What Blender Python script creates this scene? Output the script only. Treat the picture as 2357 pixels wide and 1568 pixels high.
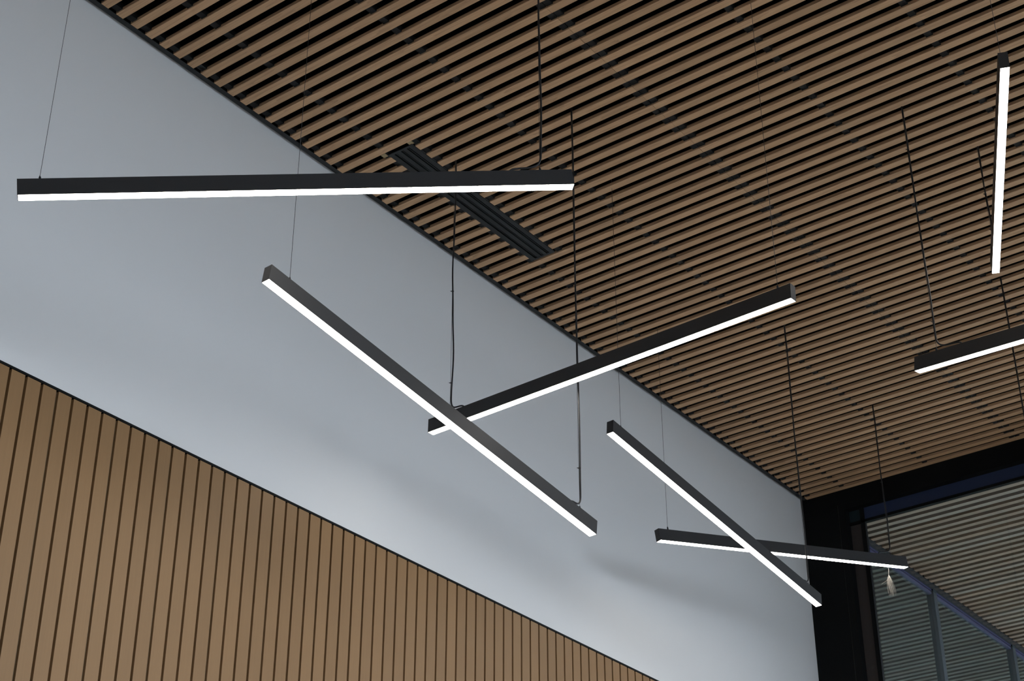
import bpy, math, random
from mathutils import Vector, Matrix

random.seed(7)
SC = bpy.context.scene
for o in list(bpy.data.objects):
    bpy.data.objects.remove(o)
COL = SC.collection

# ------------------------------------------------------------------ camera
EYE = 1.6                                   # camera height above the floor
RIGHT = Vector((0.7996217847, 0.6005034905, -0.0007478186))
UP = Vector((0.3031058773, -0.4025357489, 0.8637660551))
FWD = Vector((-0.5183935074, 0.6909128228, 0.5038924913))
F_PX = 3887.7
cam_d = bpy.data.cameras.new('camera')
cam = bpy.data.objects.new('camera', cam_d)
COL.objects.link(cam)
cam_d.sensor_fit = 'HORIZONTAL'
cam_d.sensor_width = 36.0
cam_d.lens = F_PX / 2357.0 * 36.0
cam_d.clip_start = 0.05
cam_d.clip_end = 300
cam.matrix_world = Matrix(((RIGHT.x, UP.x, -FWD.x, 0), (RIGHT.y, UP.y, -FWD.y, 0),
                           (RIGHT.z, UP.z, -FWD.z, EYE), (0, 0, 0, 1)))
SC.camera = cam

# ------------------------------------------------------------------ light, exposure
SKY = (0.745, 0.855, 1.0)
SKY_STRENGTH = 6.1
LAMP_STRENGTH = 27.0
LAMP_COLOR = (1.0, 0.93, 0.84)
EXPOSURE = 0.0
world = bpy.data.worlds.new('overcast_sky')
SC.world = world
world.use_nodes = True
bg = world.node_tree.nodes['Background']
bg.inputs['Color'].default_value = (*SKY, 1)
bg.inputs['Strength'].default_value = SKY_STRENGTH
SC.view_settings.view_transform = 'Standard'
SC.view_settings.look = 'None'
SC.view_settings.exposure = EXPOSURE
SC.view_settings.gamma = 1.0
SC.view_settings.use_curve_mapping = False


# ------------------------------------------------------------------ materials
def new_mat(name):
    m = bpy.data.materials.new(name)
    m.use_nodes = True
    nt = m.node_tree
    return m, nt, nt.nodes['Principled BSDF']


def lin(r, g, b):
    f = lambda c: ((c / 255 + 0.055) / 1.055) ** 2.4 if c > 10.3 else c / 255 / 12.92
    return (f(r), f(g), f(b), 1)


def plain(name, col, rough=0.6, spec=0.3, noise=0.0, nscale=30.0, metallic=0.0, bump=0.0):
    m, nt, p = new_mat(name)
    p.inputs['Roughness'].default_value = rough
    p.inputs['Specular IOR Level'].default_value = spec
    p.inputs['Metallic'].default_value = metallic
    c = col if len(col) == 4 else (*col, 1)
    p.inputs['Base Color'].default_value = c
    if noise or bump:
        tc = nt.nodes.new('ShaderNodeTexCoord')
        n = nt.nodes.new('ShaderNodeTexNoise')
        n.inputs['Scale'].default_value = nscale
        n.inputs['Detail'].default_value = 4
        nt.links.new(tc.outputs['Object'], n.inputs['Vector'])
        if noise:
            r = nt.nodes.new('ShaderNodeMapRange')
            r.inputs['To Min'].default_value = 1 - noise
            r.inputs['To Max'].default_value = 1 + noise
            nt.links.new(n.outputs['Fac'], r.inputs['Value'])
            mx = nt.nodes.new('ShaderNodeVectorMath')
            mx.operation = 'SCALE'
            mx.inputs[0].default_value = c[:3]
            nt.links.new(r.outputs['Result'], mx.inputs['Scale'])
            nt.links.new(mx.outputs['Vector'], p.inputs['Base Color'])
        if bump:
            b = nt.nodes.new('ShaderNodeBump')
            b.inputs['Strength'].default_value = bump
            b.inputs['Distance'].default_value = 0.002
            nt.links.new(n.outputs['Fac'], b.inputs['Height'])
            nt.links.new(b.outputs['Normal'], p.inputs['Normal'])
    return m


def wood(name, dark, light, axis_scale, rings=26.0, ring_mix=0.5, var=0.16, rough=0.55, fine=(1.5, 130, 130), tint=None):
    """Grain along the long axis; every object gets its own cut through the tree."""
    m, nt, p = new_mat(name)
    N, L = nt.nodes, nt.links
    p.inputs['Roughness'].default_value = rough
    p.inputs['Specular IOR Level'].default_value = 0.25
    tc = N.new('ShaderNodeTexCoord')
    oi = N.new('ShaderNodeObjectInfo')
    off = N.new('ShaderNodeVectorMath'); off.operation = 'SCALE'
    off.inputs[0].default_value = (37.0, 11.0, 23.0)
    L.new(oi.outputs['Random'], off.inputs['Scale'])
    add = N.new('ShaderNodeVectorMath'); add.operation = 'ADD'
    L.new(tc.outputs['Object'], add.inputs[0]); L.new(off.outputs['Vector'], add.inputs[1])
    s1 = N.new('ShaderNodeVectorMath'); s1.operation = 'MULTIPLY'
    s1.inputs[1].default_value = axis_scale
    L.new(add.outputs['Vector'], s1.inputs[0])
    n1 = N.new('ShaderNodeTexNoise')
    n1.inputs['Scale'].default_value = 1.0; n1.inputs['Detail'].default_value = 2.0
    n1.inputs['Roughness'].default_value = 0.4
    L.new(s1.outputs['Vector'], n1.inputs['Vector'])
    mul = N.new('ShaderNodeMath'); mul.operation = 'MULTIPLY'; mul.inputs[1].default_value = rings
    L.new(n1.outputs['Fac'], mul.inputs[0])
    fr = N.new('ShaderNodeMath'); fr.operation = 'FRACT'
    L.new(mul.outputs[0], fr.inputs[0])
    ramp = N.new('ShaderNodeValToRGB')
    ramp.color_ramp.elements[0].position = 0.0; ramp.color_ramp.elements[0].color = (0.15, 0.15, 0.15, 1)
    e = ramp.color_ramp.elements.new(0.25); e.color = (0.75, 0.75, 0.75, 1)
    ramp.color_ramp.elements[-1].position = 0.95; ramp.color_ramp.elements[-1].color = (1, 1, 1, 1)
    L.new(fr.outputs[0], ramp.inputs['Fac'])
    s2 = N.new('ShaderNodeVectorMath'); s2.operation = 'MULTIPLY'
    s2.inputs[1].default_value = fine
    L.new(add.outputs['Vector'], s2.inputs[0])
    n2 = N.new('ShaderNodeTexNoise')
    n2.inputs['Scale'].default_value = 1.0; n2.inputs['Detail'].default_value = 3.0
    L.new(s2.outputs['Vector'], n2.inputs['Vector'])
    mixf = N.new('ShaderNodeMix'); mixf.data_type = 'FLOAT'
    mixf.inputs[0].default_value = ring_mix
    L.new(n2.outputs['Fac'], mixf.inputs[2]); L.new(ramp.outputs['Color'], mixf.inputs[3])
    mc = N.new('ShaderNodeMix'); mc.data_type = 'RGBA'
    mc.inputs[6].default_value = dark; mc.inputs[7].default_value = light
    L.new(mixf.outputs[0], mc.inputs[0])
    vr = N.new('ShaderNodeMapRange')
    vr.inputs['To Min'].default_value = 1 - var; vr.inputs['To Max'].default_value = 1 + var
    L.new(oi.outputs['Random'], vr.inputs['Value'])
    vm = N.new('ShaderNodeVectorMath'); vm.operation = 'SCALE'
    L.new(mc.outputs[2], vm.inputs[0]); L.new(vr.outputs['Result'], vm.inputs['Scale'])
    last = vm.outputs['Vector']
    if tint:
        h = N.new('ShaderNodeMath'); h.operation = 'MULTIPLY'; h.inputs[1].default_value = 7.31
        L.new(oi.outputs['Random'], h.inputs[0])
        h2 = N.new('ShaderNodeMath'); h2.operation = 'FRACT'; L.new(h.outputs[0], h2.inputs[0])
        tm = N.new('ShaderNodeMix'); tm.data_type = 'RGBA'
        tm.inputs[7].default_value = tint
        L.new(h2.outputs[0], tm.inputs[0]); L.new(last, tm.inputs[6])
        last = tm.outputs[2]
    L.new(last, p.inputs['Base Color'])
    return m


def glass(name, tint, base_reflect, rough=0.0, mirror=(0.95, 0.98, 1.0)):
    """Thin architectural glass: straight-through light plus a Fresnel mirror layer."""
    m = bpy.data.materials.new(name)
    m.use_nodes = True
    nt = m.node_tree
    nt.nodes.clear()
    out = nt.nodes.new('ShaderNodeOutputMaterial')
    mix = nt.nodes.new('ShaderNodeMixShader')
    tr = nt.nodes.new('ShaderNodeBsdfTransparent'); tr.inputs['Color'].default_value = (*tint, 1)
    gl = nt.nodes.new('ShaderNodeBsdfGlossy'); gl.inputs['Roughness'].default_value = rough
    gl.inputs['Color'].default_value = (*mirror, 1)
    lw = nt.nodes.new('ShaderNodeFresnel'); lw.inputs['IOR'].default_value = 1.5
    mr = nt.nodes.new('ShaderNodeMath'); mr.operation = 'ADD'; mr.use_clamp = True
    mr.inputs[1].default_value = base_reflect
    nt.links.new(lw.outputs[0], mr.inputs[0])
    nt.links.new(mr.outputs[0], mix.inputs[0])
    nt.links.new(tr.outputs[0], mix.inputs[1]); nt.links.new(gl.outputs[0], mix.inputs[2])
    nt.links.new(mix.outputs[0], out.inputs['Surface'])
    return m


def emitter(name, col, strength):
    m, nt, p = new_mat(name)
    p.inputs['Base Color'].default_value = (0.9, 0.9, 0.88, 1)
    p.inputs['Emission Color'].default_value = (*col, 1)
    p.inputs['Emission Strength'].default_value = strength
    return m


M = {}
M['plaster'] = plain('white_plaster', (0.65, 0.66, 0.67), 0.75, 0.25, noise=0.012, nscale=0.9, bump=0.02)
M['slat'] = wood('oak_slat_veneer', (0.310, 0.188, 0.104, 1), (0.600, 0.383, 0.224, 1), (1.1, 26, 26), 11, 0.50, 0.09)
M['board'] = wood('brown_panel_laminate', (0.225, 0.131, 0.060, 1), (0.258, 0.152, 0.071, 1), (60, 60, 0.8), 3, 0.05, 0.05,
                  rough=0.45, fine=(260, 260, 6))
M['soffit'] = wood('weathered_soffit_wood', (0.140, 0.097, 0.069, 1), (0.215, 0.158, 0.117, 1), (1.0, 20, 20), 9, 0.3, 0.16,
                   tint=(0.190, 0.165, 0.142, 1))
M['raw_wood'] = plain('raw_softwood', (0.36, 0.29, 0.17), 0.8, 0.2, noise=0.15, nscale=90)
M['felt'] = plain('black_felt', (0.003, 0.003, 0.003), 1.0, 0.0)
M['batten'] = plain('black_stained_batten', (0.016, 0.017, 0.018), 0.8, 0.2, noise=0.25, nscale=220)
M['soffit_back'] = plain('dark_brown_soffit_backing', (0.024, 0.018, 0.012), 0.9, 0.1)
M['trim'] = plain('black_metal_trim', (0.012, 0.014, 0.0155), 0.55, 0.35)
M['frame'] = plain('black_window_frame', (0.0035, 0.0045, 0.005), 0.7, 0.15)
M['side'] = plain('dark_bronze_reveal', (0.050, 0.045, 0.045), 0.8, 0.1)
M['teal'] = plain('dark_teal_reveal', (0.018, 0.034, 0.042), 0.6, 0.1)
M['spandrel'] = plain('navy_spandrel_glass', (0.026, 0.038, 0.080), 0.4, 0.2)
M['joint_glint'] = plain('grey_joint_glint', (0.06, 0.065, 0.065), 0.8, 0.2)  # grey stands in for the bright reflection along the joint edges
M['lamp_body'] = plain('black_anodised_aluminium', (0.031, 0.032, 0.034), 0.5, 0.25)
M['lamp_light'] = emitter('opal_lit_diffuser', LAMP_COLOR, LAMP_STRENGTH)
M['rubber'] = plain('black_rubber_cable', (0.010, 0.0105, 0.012), 0.5, 0.4)
M['wire'] = plain('dark_steel_wire', (0.05, 0.052, 0.055), 0.45, 0.5, metallic=0.6)
M['steel'] = plain('bright_steel_strands', (0.22, 0.205, 0.185), 0.45, 0.5, metallic=0.5)
M['grille'] = plain('black_grille_metal', (0.013, 0.0155, 0.017), 0.5, 0.35)
M['groove'] = plain('black_groove_liner', (0.006, 0.005, 0.004), 0.9, 0.1)
M['spline'] = plain('brown_panel_edge', (0.10, 0.064, 0.032), 0.7, 0.2)
M['floor'] = plain('pale_floor', (0.74, 0.68, 0.60), 0.5, 0.3, noise=0.03, nscale=3)
M['far_side'] = plain('dark_brown_wall', (0.13, 0.105, 0.08), 0.7, 0.2, noise=0.05, nscale=4)
M['ground'] = plain('dark_asphalt', (0.035, 0.035, 0.034), 0.9, 0.2, noise=0.08, nscale=2)
M['bounce_slab'] = plain('pale_bounce_slab', (0.56, 0.50, 0.43), 0.9, 0.2, noise=0.06, nscale=2)
M['glass'] = glass('clear_glass', (0.97, 0.975, 0.97), 0.0)
M['facade_glass'] = glass('facade_glass', (0.76, 0.90, 0.86), 0.20, mirror=(0.74, 0.96, 0.93))
M['facade_frame'] = plain('slate_blue_facade_frame', (0.026, 0.038, 0.046), 0.7, 0.15)
M['facade_bead'] = plain('blue_glazing_bead', (0.035, 0.038, 0.095), 0.7, 0.15)
M['facade_top'] = plain('dark_facade_head', (0.012, 0.017, 0.020), 0.7, 0.2)
M['blind'] = plain('grey_green_blind', (0.66, 0.84, 0.79), 0.9, 0.1)
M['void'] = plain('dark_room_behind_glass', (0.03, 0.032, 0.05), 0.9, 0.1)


# ------------------------------------------------------------------ mesh helpers
class MB:
    def __init__(self):
        self.v, self.f = [], []

    def box(self, x0, x1, y0, y1, z0, z1):
        b = len(self.v)
        self.v += [(x0, y0, z0), (x1, y0, z0), (x1, y1, z0), (x0, y1, z0),
                   (x0, y0, z1), (x1, y0, z1), (x1, y1, z1), (x0, y1, z1)]
        self.f += [tuple(b + i for i in q) for q in
                   ((3, 2, 1, 0), (4, 5, 6, 7), (0, 1, 5, 4), (1, 2, 6, 5), (2, 3, 7, 6), (3, 0, 4, 7))]
        return self

    def tube(self, pts, r, n=8):
        """Swept round tube; r is a number or one radius per point."""
        P = [Vector(p) for p in pts]
        R = r if isinstance(r, (list, tuple)) else [r] * len(P)
        b = len(self.v)
        ref = Vector((0.3, 0.9, 0.1))
        for i, p in enumerate(P):
            t = (P[min(i + 1, len(P) - 1)] - P[max(i - 1, 0)]).normalized()
            a = (ref - t * ref.dot(t)).normalized()
            c = t.cross(a)
            ref = a
            for k in range(n):
                w = 2 * math.pi * k / n
                self.v.append(tuple(p + (a * math.cos(w) + c * math.sin(w)) * R[i]))
        for i in range(len(P) - 1):
            for k in range(n):
                k2 = (k + 1) % n
                self.f.append((b + i * n + k, b + i * n + k2, b + (i + 1) * n + k2, b + (i + 1) * n + k))
        self.f.append(tuple(b + k for k in reversed(range(n))))
        e = b + (len(P) - 1) * n
        self.f.append(tuple(e + k for k in range(n)))
        return self

    def mesh(self, name, mat, smooth=False):
        me = bpy.data.meshes.new(name)
        me.from_pydata(self.v, [], self.f)
        me.materials.append(mat)
        if smooth:
            me.polygons.foreach_set('use_smooth', [True] * len(me.polygons))
        me.update()
        return me

    def obj(self, name, mat, parent=None, smooth=False, kind=None, loc=None):
        return put(name, self.mesh(name, mat, smooth), parent, kind, loc)


def put(name, me, parent=None, kind=None, loc=None):
    o = bpy.data.objects.new(name, me)
    COL.objects.link(o)
    if parent:
        o.parent = parent
    if kind:
        o['kind'] = kind
    if loc is not None:
        o.location = loc
    return o


def box(name, mat, x0, x1, y0, y1, z0, z1, parent=None, kind=None, label=None):
    o = MB().box(x0, x1, y0, y1, z0, z1).obj(name, mat, parent, kind=kind)
    if label:
        o['label'] = label
    return o


def empty(name, loc=(0, 0, 0), kind=None, label=None, cat=None, group=None):
    o = bpy.data.objects.new(name, None)
    o.empty_display_size = 0.1
    COL.objects.link(o)
    o.location = loc
    if kind: o['kind'] = kind
    if label: o['label'] = label
    if cat: o['category'] = cat
    if group: o['group'] = group
    return o


# ------------------------------------------------------------------ dimensions (z measured from the floor)
WX = -4.0                        # face of the long wall
YE = 8.115                       # inner face of the far glazing
YB = -4.0                        # back of the room
XR = 4.6                         # opposite side of the room
H = 4.112 + EYE                  # underside of the ceiling slats
SL_Y0 = -3.95                    # the slats start here
PANEL_TOP = 2.578 + EYE
PITCH, SLAT_W, SLAT_H = 0.07022, 0.0330, 0.0145
SLAT0 = 2.8573                   # far edge of slat number 0
SLAT_X0 = -3.967
JOINT = -2.6995
JOINT2 = -1.1450
DIF = (-3.737, -3.611, 4.142, 5.131)

# ------------------------------------------------------------------ floor and walls
box('floor', M['floor'], WX - 0.3, XR + 0.3, YB - 0.3, YE + 0.4, -0.12, 0, kind='structure',
    label='pale plain floor of the hall')
box('ground', M['ground'], -60, 60, -60, 60, -0.4, -0.14, kind='structure', label='dark asphalt outside')
box('bounce_slab', M['bounce_slab'], WX, 12, YE + 0.4, 22, -0.14, -0.02, kind='structure', label='added unseen pale slab bouncing light up under the canopy')  # not seen; added to bounce light onto the soffit and facade
wl = empty('wall_left', (WX, YB, 0), 'structure', 'long wall, white plaster above brown grooved panelling')


def wl_box(name, mat, x0, x1, y0, y1, z0, z1, **k):
    return box(name, mat, x0 - WX, x1 - WX, y0 - YB, y1 - YB, z0, z1, parent=wl, **k)


wl_box('plaster_face', M['plaster'], WX - 0.3, WX, YB, YE + 0.005, PANEL_TOP + 0.008, H + 0.5,
       label='smooth white plaster')
wl_box('panel_backing', M['groove'], WX - 0.3, WX - 0.024, YB, YE + 0.005, 0, PANEL_TOP + 0.008)
wl_box('panel_gap_shade', M['frame'], WX - 0.03, WX + 0.0008, YB, YE + 0.005, PANEL_TOP + 0.0005, PANEL_TOP + 0.0085)  # flush black strip stands in for the shade in the gap above the boards
BP, BW, B0 = 0.061965, 0.0520, 2.7361
bm_board = MB().box(-0.022, 0, 0, BW, 0, PANEL_TOP - 0.0015).mesh('board', M['board'])
bm_spl = MB().box(-0.024, -0.006, 0, 0.0030, 0, PANEL_TOP - 0.004).mesh('joint_strip', M['spline'])
far_boards = MB()
k = -108
while True:
    y = B0 + BP * k
    if y + BW > YE:
        break
    if y > YB:
        if k >= -14:
            put('board', bm_board, wl, loc=(0, y - YB, 0))
            if k % 4 == 3:
                put('joint_strip', bm_spl, wl, loc=(0, y - 0.0062 - YB, 0))
        else:
            far_boards.box(-0.022, 0, y - YB, y + BW - YB, 0, PANEL_TOP)
    k += 1
far_boards.obj('board_run', M['board'], wl, kind='stuff')

box('wall_back', M['far_side'], WX, XR + 0.3, YB - 0.3, YB, 0, H + 0.5, kind='structure',
    label='plain dark brown back wall of the hall')
# the opposite side of the hall is a full-height window wall
w3 = empty('window_2', (XR, YB, 0), 'structure', 'full-height window wall opposite the white wall')
n_bay = 7
bay = (YE - YB) / n_bay
for i in range(n_bay + 1):
    box('mullion', M['frame'], 0.05, 0.2, i * bay - 0.035, i * bay + 0.035, 0, H, w3)
for i in range(n_bay):
    box('pane', M['glass'], 0.12, 0.13, i * bay + 0.035, (i + 1) * bay - 0.035, 0, H, w3)

# ------------------------------------------------------------------ slatted ceiling
ce = empty('ceiling', (0, 0, H), 'structure', 'ceiling of parallel brown wooden slats with black gaps')
box('backing', M['felt'], WX, XR, SL_Y0, YE + 0.1, 0.055, 0.075, ce)
box('roof_deck', M['felt'], WX - 0.3, XR + 0.3, YB - 0.3, YE + 0.5, 0.09, 0.4, ce)


def slat_mesh(x0, x1):
    return MB().box(x0, x1, -SLAT_W, 0, 0, SLAT_H).mesh('slat', M['slat'])


me_a = slat_mesh(SLAT_X0, JOINT - 0.0006)
me_a1 = slat_mesh(SLAT_X0, DIF[0] + 0.002)
me_a2 = slat_mesh(DIF[1] + 0.004, JOINT - 0.0006)
me_b = slat_mesh(JOINT + 0.0006, JOINT2 - 0.0006)
rest = MB()
n_last = int(round((8.119 - SLAT0) / PITCH))
for i in range(-96, n_last + 1):
    y = SLAT0 + PITCH * i
    if y - SLAT_W < SL_Y0:
        continue
    if i >= -8:
        if DIF[2] - 0.005 < y - SLAT_W / 2 < DIF[3]:
            put('slat', me_a1, ce, loc=(0, y, 0))
            put('slat', me_a2, ce, loc=(0, y, 0))
        else:
            put('slat', me_a, ce, loc=(0, y, 0))
        put('slat', me_b, ce, loc=(0, y, 0))
    else:
        rest.box(SLAT_X0, JOINT2 - 0.0006, y - SLAT_W, y, 0, SLAT_H)
    rest.box(JOINT2 + 0.0006, XR, y - SLAT_W, y, 0, SLAT_H)
rest.obj('slat_run', M['slat'], ce, kind='stuff')


def batten(xc, y0, y1, w=0.0265):
    box('batten', M['batten'], xc - w / 2, xc + w / 2, y0, y1, 0.0065, 0.032, ce)


yb0, yb1 = 1.6, YE + 0.004
batten(-3.946, yb0, yb1)
batten(-3.730, yb0, DIF[2] - 0.022)
batten(-3.730, DIF[3] + 0.012, yb1)
batten(DIF[0] - 0.010, DIF[2] - 0.045, DIF[3] + 0.010)
batten(DIF[1] + 0.018, DIF[2] - 0.045, DIF[3] + 0.010)
for xc in (-3.219, JOINT - 0.0150, JOINT + 0.0150, -2.179, -1.662, JOINT2 - 0.015, JOINT2 + 0.015, -0.63, -0.11):
    batten(xc, yb0, yb1)

for px, py in ((-3.752, 4.137), (-3.612, 4.133)):
    box('packer', M['raw_wood'], px - 0.012, px + 0.010, py - 0.010, py + 0.012, 0.004, 0.020, ce)

tr = empty('trim_1', (WX, YB, H), 'structure', 'black metal edge trim between the white wall and slatted ceiling')
box('angle', M['trim'], 0.011, 0.0335, 0, YE - YB, -0.001, 0.0008, tr)
box('upstand', M['trim'], 0.011, 0.0125, 0, YE - YB, 0.0008, 0.05, tr)
box('gap_shade_fill', M['felt'], 0.0005, 0.011, 0, YE - YB, 0.012, 0.05, tr)  # black fill painted in for the shade inside the wall gap

# slot diffuser let into the slats
df = empty('air_diffuser', ((DIF[0] + DIF[1]) / 2, (DIF[2] + DIF[3]) / 2, H + 0.001), None,
           'black linear slot air diffuser set into the slatted ceiling', 'air vent')
dw, dl = (DIF[1] - DIF[0]) / 2, (DIF[3] - DIF[2]) / 2
fr = 0.011
mb = MB()
mb.box(-dw, -dw + 0.024, -dl, dl, 0, 0.004).box(dw - 0.022, dw, -dl, dl, 0, 0.004)
mb.box(-dw + 0.024, dw - 0.022, -dl, -dl + fr, 0, 0.004).box(-dw + 0.024, dw - 0.022, dl - fr, dl, 0, 0.004)
mb.obj('frame', M['grille'], df)
MB().box(-dw + 0.004, dw - 0.004, -dl + 0.004, dl - 0.004, 0.03, 0.034).obj('plenum', M['felt'], df)
for x0, x1, z in ((-dw + 0.0285, -dw + 0.0320, 0.004), (-dw + 0.037, -dw + 0.0575, 0.001), (-dw + 0.0620, -dw + 0.0655, 0.004),
                  (-dw + 0.0705, -dw + 0.0885, 0.001), (-dw + 0.0925, -dw + 0.0960, 0.004)):
    MB().box(x0, x1, -dl + fr, dl - fr, z, z + 0.010).obj('blade', M['grille'], df)
for sx in (-1, 1):
    for sy in (-1, 1):
        MB().tube([(sx * (dw - 0.010), sy * (dl - 0.006), -0.0008), (sx * (dw - 0.010), sy * (dl - 0.006), 0.003)], 0.0022, 8).obj(
            'screw', M['wire'], df)
for i in range(19, 33):
    yy = SLAT0 + PITCH * i + (PITCH - SLAT_W) / 2 - (DIF[2] + DIF[3]) / 2
    if yy < dl - 0.02:
        MB().box(dw, dw + 0.006, yy - 0.015, yy + 0.015, 0.002, 0.010).obj('clip', M['grille'], df)

# ------------------------------------------------------------------ far glazing
wf = empty('window_1', (WX, YE, 0), 'structure', 'far window wall with black column, beam and clear glass')


def wf_box(name, mat, x0, x1, y0, y1, z0, z1, label=None):
    return box(name, mat, x0 - WX, x1 - WX, y0, y1, z0, z1, wf, label=label)


Z = lambda z: z + EYE
wf_box('column_panel', M['frame'], WX, -3.7815, 0.002, 0.20, 0, Z(4.0225))
wf_box('column_post', M['frame'], -3.7785, -3.7355, 0.001, 0.20, 0, Z(4.0225))
wf_box('joint_glint', M['joint_glint'], -3.7815, -3.7785, 0.0035, 0.19, 0, Z(4.0225))  # joint coloured lighter to imitate the edge reflection
wf_box('beam', M['frame'], WX, XR, 0.006, 0.25, Z(4.0255), Z(4.20))
wf_box('joint_glint', M['joint_glint'], WX, XR, 0.008, 0.2, Z(4.0225), Z(4.0255))
wf_box('beam_lip', M['frame'], -3.7355, XR, 0.000, 0.10, Z(3.987), Z(4.0225))
wf_box('spandrel', M['spandrel'], -3.655, XR, 0.045, 0.055, Z(3.912), Z(3.990))
wf_box('transom', M['frame'], -3.7355, XR, 0.040, 0.062, Z(3.899), Z(3.916))
wf_box('reveal_head', M['teal'], -3.7355, -3.662, 0.050, 0.060, Z(3.912), Z(3.990))
wf_box('reveal', M['side'], -3.7355, -3.662, 0.050, 0.060, 0, Z(3.900))
wf_box('mullion', M['frame'], -3.668, -3.642, 0.040, 0.062, 0, Z(3.990))
wf_box('pane', M['glass'], -3.645, -1.5, 0.052, 0.058, 0, Z(3.900))
wf_box('mullion', M['frame'], -1.5, -1.44, 0.030, 0.10, 0, Z(3.900))
for a, b in ((-1.44, 0.8), (0.86, 3.1), (3.16, 4.5)):
    wf_box('pane', M['glass'], a, b, 0.06, 0.07, 0, Z(3.900))
    wf_box('mullion', M['frame'], b, b + 0.06, 0.03, 0.10, 0, Z(3.900))

# ------------------------------------------------------------------ outside: canopy soffit and the facade that runs on from the wall
so = empty('canopy_soffit', (-3.94, YE + 0.27, Z(4.112)), 'structure', 'slatted timber canopy soffit outside the far glass')
sx1 = 6.6
box('backing', M['soffit_back'], -0.4, sx1, 0, 6.2, 0.024, 0.20, so)
me_s = MB().box(0.006, sx1, 0, 0.037, 0, 0.022).mesh('slat', M['soffit'])
yy = 0.02
while yy < 6.1:
    put('slat', me_s, so, loc=(random.uniform(0, 0.006), yy, random.uniform(0, 0.0015)))
    yy += 0.0752

fa = empty('glazed_facade', (-3.94, YE + 0.27, 0), 'structure', 'glazed facade with slate blue mullions outside the far glass')
ft = Z(4.112)
fy = lambda y: y - (YE + 0.27)
box('head', M['facade_top'], -0.2, 0.004, 0, 6.2, Z(4.068), ft + 0.1, fa)
bars_y = [8.40, 9.742, 11.022, 12.302, 13.582]
for y in bars_y:
    box('mullion', M['facade_frame'], -0.10, 0.012, fy(y) - 0.025, fy(y) + 0.025, 0, Z(4.068), fa)
for a, b in zip(bars_y[:-1], bars_y[1:]):
    box('bead', M['facade_bead'], -0.04, 0.002, fy(a) + 0.025, fy(b) - 0.025, Z(4.057), Z(4.068), fa)
    box('bead', M['facade_bead'], -0.04, -0.001, fy(a) + 0.025, fy(b) - 0.025, Z(4.036), Z(4.050), fa)
    box('bead_channel', M['facade_frame'], -0.04, -0.010, fy(a) + 0.025, fy(b) - 0.025, Z(4.050), Z(4.057), fa)
    box('pane', M['facade_glass'], -0.018, -0.012, fy(a) + 0.025, fy(b) - 0.025, 0, Z(4.040), fa)
    box('blind', M['blind'], -0.075, -0.070, fy(a) + 0.03, fy(b) - 0.195, 0, Z(4.06), fa)
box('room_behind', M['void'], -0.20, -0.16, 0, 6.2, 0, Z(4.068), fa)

# ------------------------------------------------------------------ linear pendants
L, W_, H_ = 1.6, 0.0297, 0.0544
ANCHOR = Vector((0, 0, H + 0.05))


def bez(p0, p1, p2, p3, n):
    return [p0 * (1 - t) ** 3 + p1 * 3 * t * (1 - t) ** 2 + p2 * 3 * t * t * (1 - t) + p3 * t ** 3
            for t in [i / n for i in range(n + 1)]]


me_house = MB().box(-W_ / 2, W_ / 2, -L / 2 + 0.0016, L / 2 - 0.0016, -H_, 0).mesh('housing', M['lamp_body'])
me_diff = MB().box(-W_ / 2 + 0.0013, W_ / 2 - 0.0013, -L / 2 + 0.0022, L / 2 - 0.0022, -H_ - 0.0005, -H_ + 0.002).mesh(
    'diffuser', M['lamp_light'])
me_cap = MB().box(-W_ / 2, W_ / 2, -0.0008, 0.0008, -H_, 0.0002).mesh('end_cap', M['lamp_body'])
GRIP_H = 0.020
me_grip = MB().tube([(0, 0, 0), (0, 0, 0.013), (0, 0, 0.0135), (0, 0, GRIP_H)], [0.0036, 0.0036, 0.0036, 0.0012], 10).mesh(
    'wire_gripper', M['rubber'], True)


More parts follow.
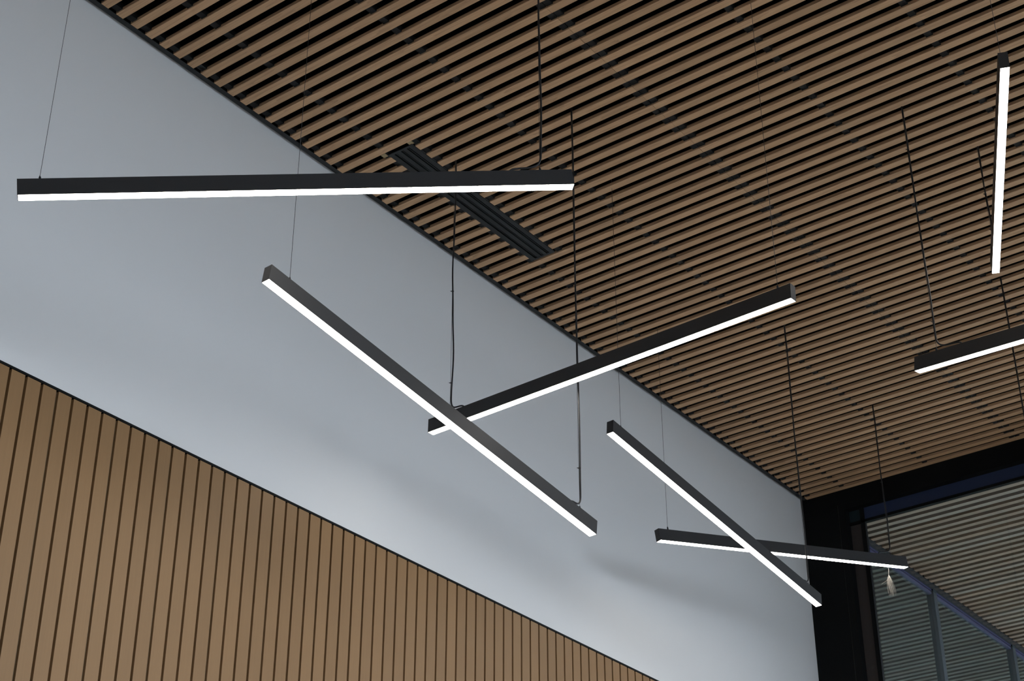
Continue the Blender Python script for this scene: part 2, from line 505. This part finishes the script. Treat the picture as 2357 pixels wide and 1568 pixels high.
def pendant(c, yaw, tilt, roll, in0, in1, power_end, label, wob, out=0.085, ties=(0.25, 0.6, 0.96), side=1.0):
    c = Vector((c[0], c[1], c[2] + EYE))
    a = Vector((math.sin(yaw) * math.cos(tilt), math.cos(yaw) * math.cos(tilt), math.sin(tilt)))
    h = Vector((math.cos(yaw), -math.sin(yaw), 0))
    up = h.cross(a)
    h2 = h * math.cos(roll) + up * math.sin(roll)
    up2 = -h * math.sin(roll) + up * math.cos(roll)
    mw = Matrix(((h2.x, a.x, up2.x, c.x), (h2.y, a.y, up2.y, c.y), (h2.z, a.z, up2.z, c.z), (0, 0, 0, 1)))
    inv = mw.inverted()
    root = empty('linear_pendant', label=label, cat='pendant light', group='linear pendant lights under the slatted ceiling')
    root.matrix_world = mw
    put('housing', me_house, root)
    d = put('diffuser', me_diff, root)
    d['label'] = 'glowing white diffuser strip'
    for s in (-1, 1):
        put('end_cap', me_cap, root, loc=(0, s * (L / 2 - 0.0008), 0))
    for e, ins in ((0, in0), (1, in1)):
        ly = (L / 2 - ins) * (2 * e - 1)
        put('wire_gripper', me_grip, root, loc=(0, ly, 0))
        base = mw @ Vector((0, ly, GRIP_H - 0.003))
        top = Vector((base.x, base.y, H + 0.05))
        MB().tube([inv @ base, inv @ top], 0.0008 if e != power_end else 0.0007, 6).obj('suspension_wire', M['wire'], root, True)
        if e == power_end:
            # mains flex tied to the wire, leaving it just above the bar and running in through the top
            inw = a * (1 - 2 * e)
            r = 0.0031
            end = mw @ Vector((0, ly, 0.001)) + inw * out
            z1 = base.z + 0.046
            span = top.z - z1
            sv = RIGHT * side
            pts = []
            n = 34
            for i in range(n + 1):
                t = i / n
                o = 0.0036 + wob * (0.5 - 0.5 * math.cos(2 * math.pi * t * 3.0)) * (0.35 + 0.65 * t)
                s_ = 1 if int(t * 3) % 2 == 0 else -0.6
                pts.append(Vector((top.x, top.y, top.z - span * t)) + sv * o * s_ if s_ > 0 else
                           Vector((top.x, top.y, top.z - span * t)) + sv * (0.0036 - wob * 0.7 * (0.5 - 0.5 * math.cos(2 * math.pi * t * 3.0))))
            p0 = pts[-1]
            cv = bez(p0, p0 - Vector((0, 0, 0.058)), end - inw * out * 0.45 + up2 * 0.022, end + up2 * 0.013, 14)
            pts += cv[1:] + [end + inw * 0.007 + up2 * 0.009, end + inw * 0.010 - up2 * 0.002]
            MB().tube([inv @ p for p in pts], r, 8).obj('power_cable', M['rubber'], root, True)
            for t in ties:
                i = int(t * n)
                p = pts[i]
                mid = (p + Vector((top.x, top.y, p.z))) / 2
                mb = MB()
                ring = [mid + Vector((math.cos(w) * 0.0047, math.sin(w) * 0.0047, 0)) for w in
                        [j * math.pi / 4 for j in range(9)]]
                mb.tube([inv @ q for q in ring], 0.0012, 5)
                tail = sv * (1 if i % 2 else -1)
                mb.tube([inv @ (mid + tail * 0.004), inv @ (mid + tail * 0.009 + Vector((0, 0, 0.001)))], 0.0013, 5)
                mb.obj('cable_tie', M['rubber'], root)
            rootcable = end + inw * 0.010
    # cable gland on the top of the bar
    gl = inv @ rootcable
    MB().tube([gl + Vector((0, 0, -0.003)), gl + Vector((0, 0, 0.004))], 0.0052, 10).obj('cable_gland', M['rubber'], root, True)
    return root, mw


pendant((-2.8731, 2.8282, 2.8751), 0.7422, 0.152, 0.0203, 0.0612, 0.093, 1,
        'black linear pendant bar whose cable end crosses the ceiling air diffuser', 0.003, 0.085)
pendant((-2.9998, 3.6472, 2.5147), 0.0286, -0.1581, 0.0240, 0.0859, 0.084, 1,
        'lowest black linear pendant bar, crossing in front of another bar', 0.002, 0.045)
pendant((-2.8389, 4.2820, 2.9202), 1.6411, -0.0343, -0.0090, 0.0962, 0.0564, 0,
        'black linear pendant bar passing behind the lowest bar, hung nearly level', 0.006, 0.062)
pendant((-3.1260, 5.6001, 2.8802), 0.0158, -0.132, 0.0245, 0.0705, 0.0876, 1,
        'black linear pendant bar ending in front of the black column', 0.003, 0.040)
p5, mw5 = pendant((-3.3691, 6.6411, 3.1692), 0.3252, 0.153, 0.0196, 0.0681, 0.0929, 1,
                  'black linear pendant bar with a frayed wire tail, nearest the far glass', 0.003, 0.075)
pendant((-1.5335, 4.8957, 3.5188), -0.3987, 0.1429, -0.0056, 0.0694, 0.1089, 1,
        'highest black linear pendant bar, hung closest to the slatted ceiling', 0.002, 0.050)
pendant((-1.2459, 4.9382, 2.8942), 1.8068, -0.1575, -0.0020, 0.0867, 0.0778, 0,
        'black linear pendant bar hung below the highest bar, cable looping at its end', 0.002, 0.100)
# the eighth bar: only its cable comes into view
a8 = 1.75
pendant((-2.126 + math.sin(a8) * 0.715, 6.532 + math.cos(a8) * 0.715, 2.62), a8, -0.06, 0, 0.085, 0.085, 0,
        'black linear pendant bar whose cable drops behind the bar with the looping cable', 0.002, 0.06)

# frayed tail of the suspension wire behind bar five
inv5 = mw5.inverted()
ly5 = L / 2 - 0.0929
b5 = mw5 @ Vector((0, ly5, 0.012))
tail_top = mw5 @ Vector((-W_ / 2 - 0.004, ly5 - 0.004, 0.004))
mid = tail_top + Vector((-0.004, 0, -0.098))
mb = MB()
mb.tube([inv5 @ b5, inv5 @ tail_top, inv5 @ (tail_top + Vector((0, 0, -0.05))), inv5 @ mid], 0.0007, 6)
knot = mid + Vector((0, 0, -0.004))
mb.tube([inv5 @ mid, inv5 @ (mid + Vector((0, 0, -0.004))), inv5 @ (mid + Vector((0, 0, -0.014)))], [0.0012, 0.0032, 0.0040], 8)
rnd = random.Random(3)
for i in range(30):
    w = rnd.uniform(0, 2 * math.pi)
    sp = rnd.uniform(0.2, 1.0)
    dx, dy = math.cos(w) * sp, math.sin(w) * sp
    ln = rnd.uniform(0.075, 0.105)
    s0 = knot + Vector((dx * 0.003, dy * 0.003, -0.004))
    pts = []
    for t in (0, 0.25, 0.5, 0.75, 1.0):
        flare = 0.003 + 0.014 * math.sin(t * 2.3)
        pts.append(s0 + Vector((dx * flare, dy * flare, -ln * t)) + (RIGHT * 0.012 - Vector((0, 0, 0.0))) * t * t * (1 if i % 3 else 0.3))
    mb.tube([inv5 @ p for p in pts], 0.00030, 4)
st = [knot, knot + Vector((0, 0, -0.022)) - RIGHT * 0.010, knot + Vector((0, 0, -0.043)) - RIGHT * 0.040]
mb.tube([inv5 @ p for p in st], 0.0005, 4)
fo = mb.obj('frayed_wire', M['steel'], p5)
fo['label'] = 'frayed steel wire strands'
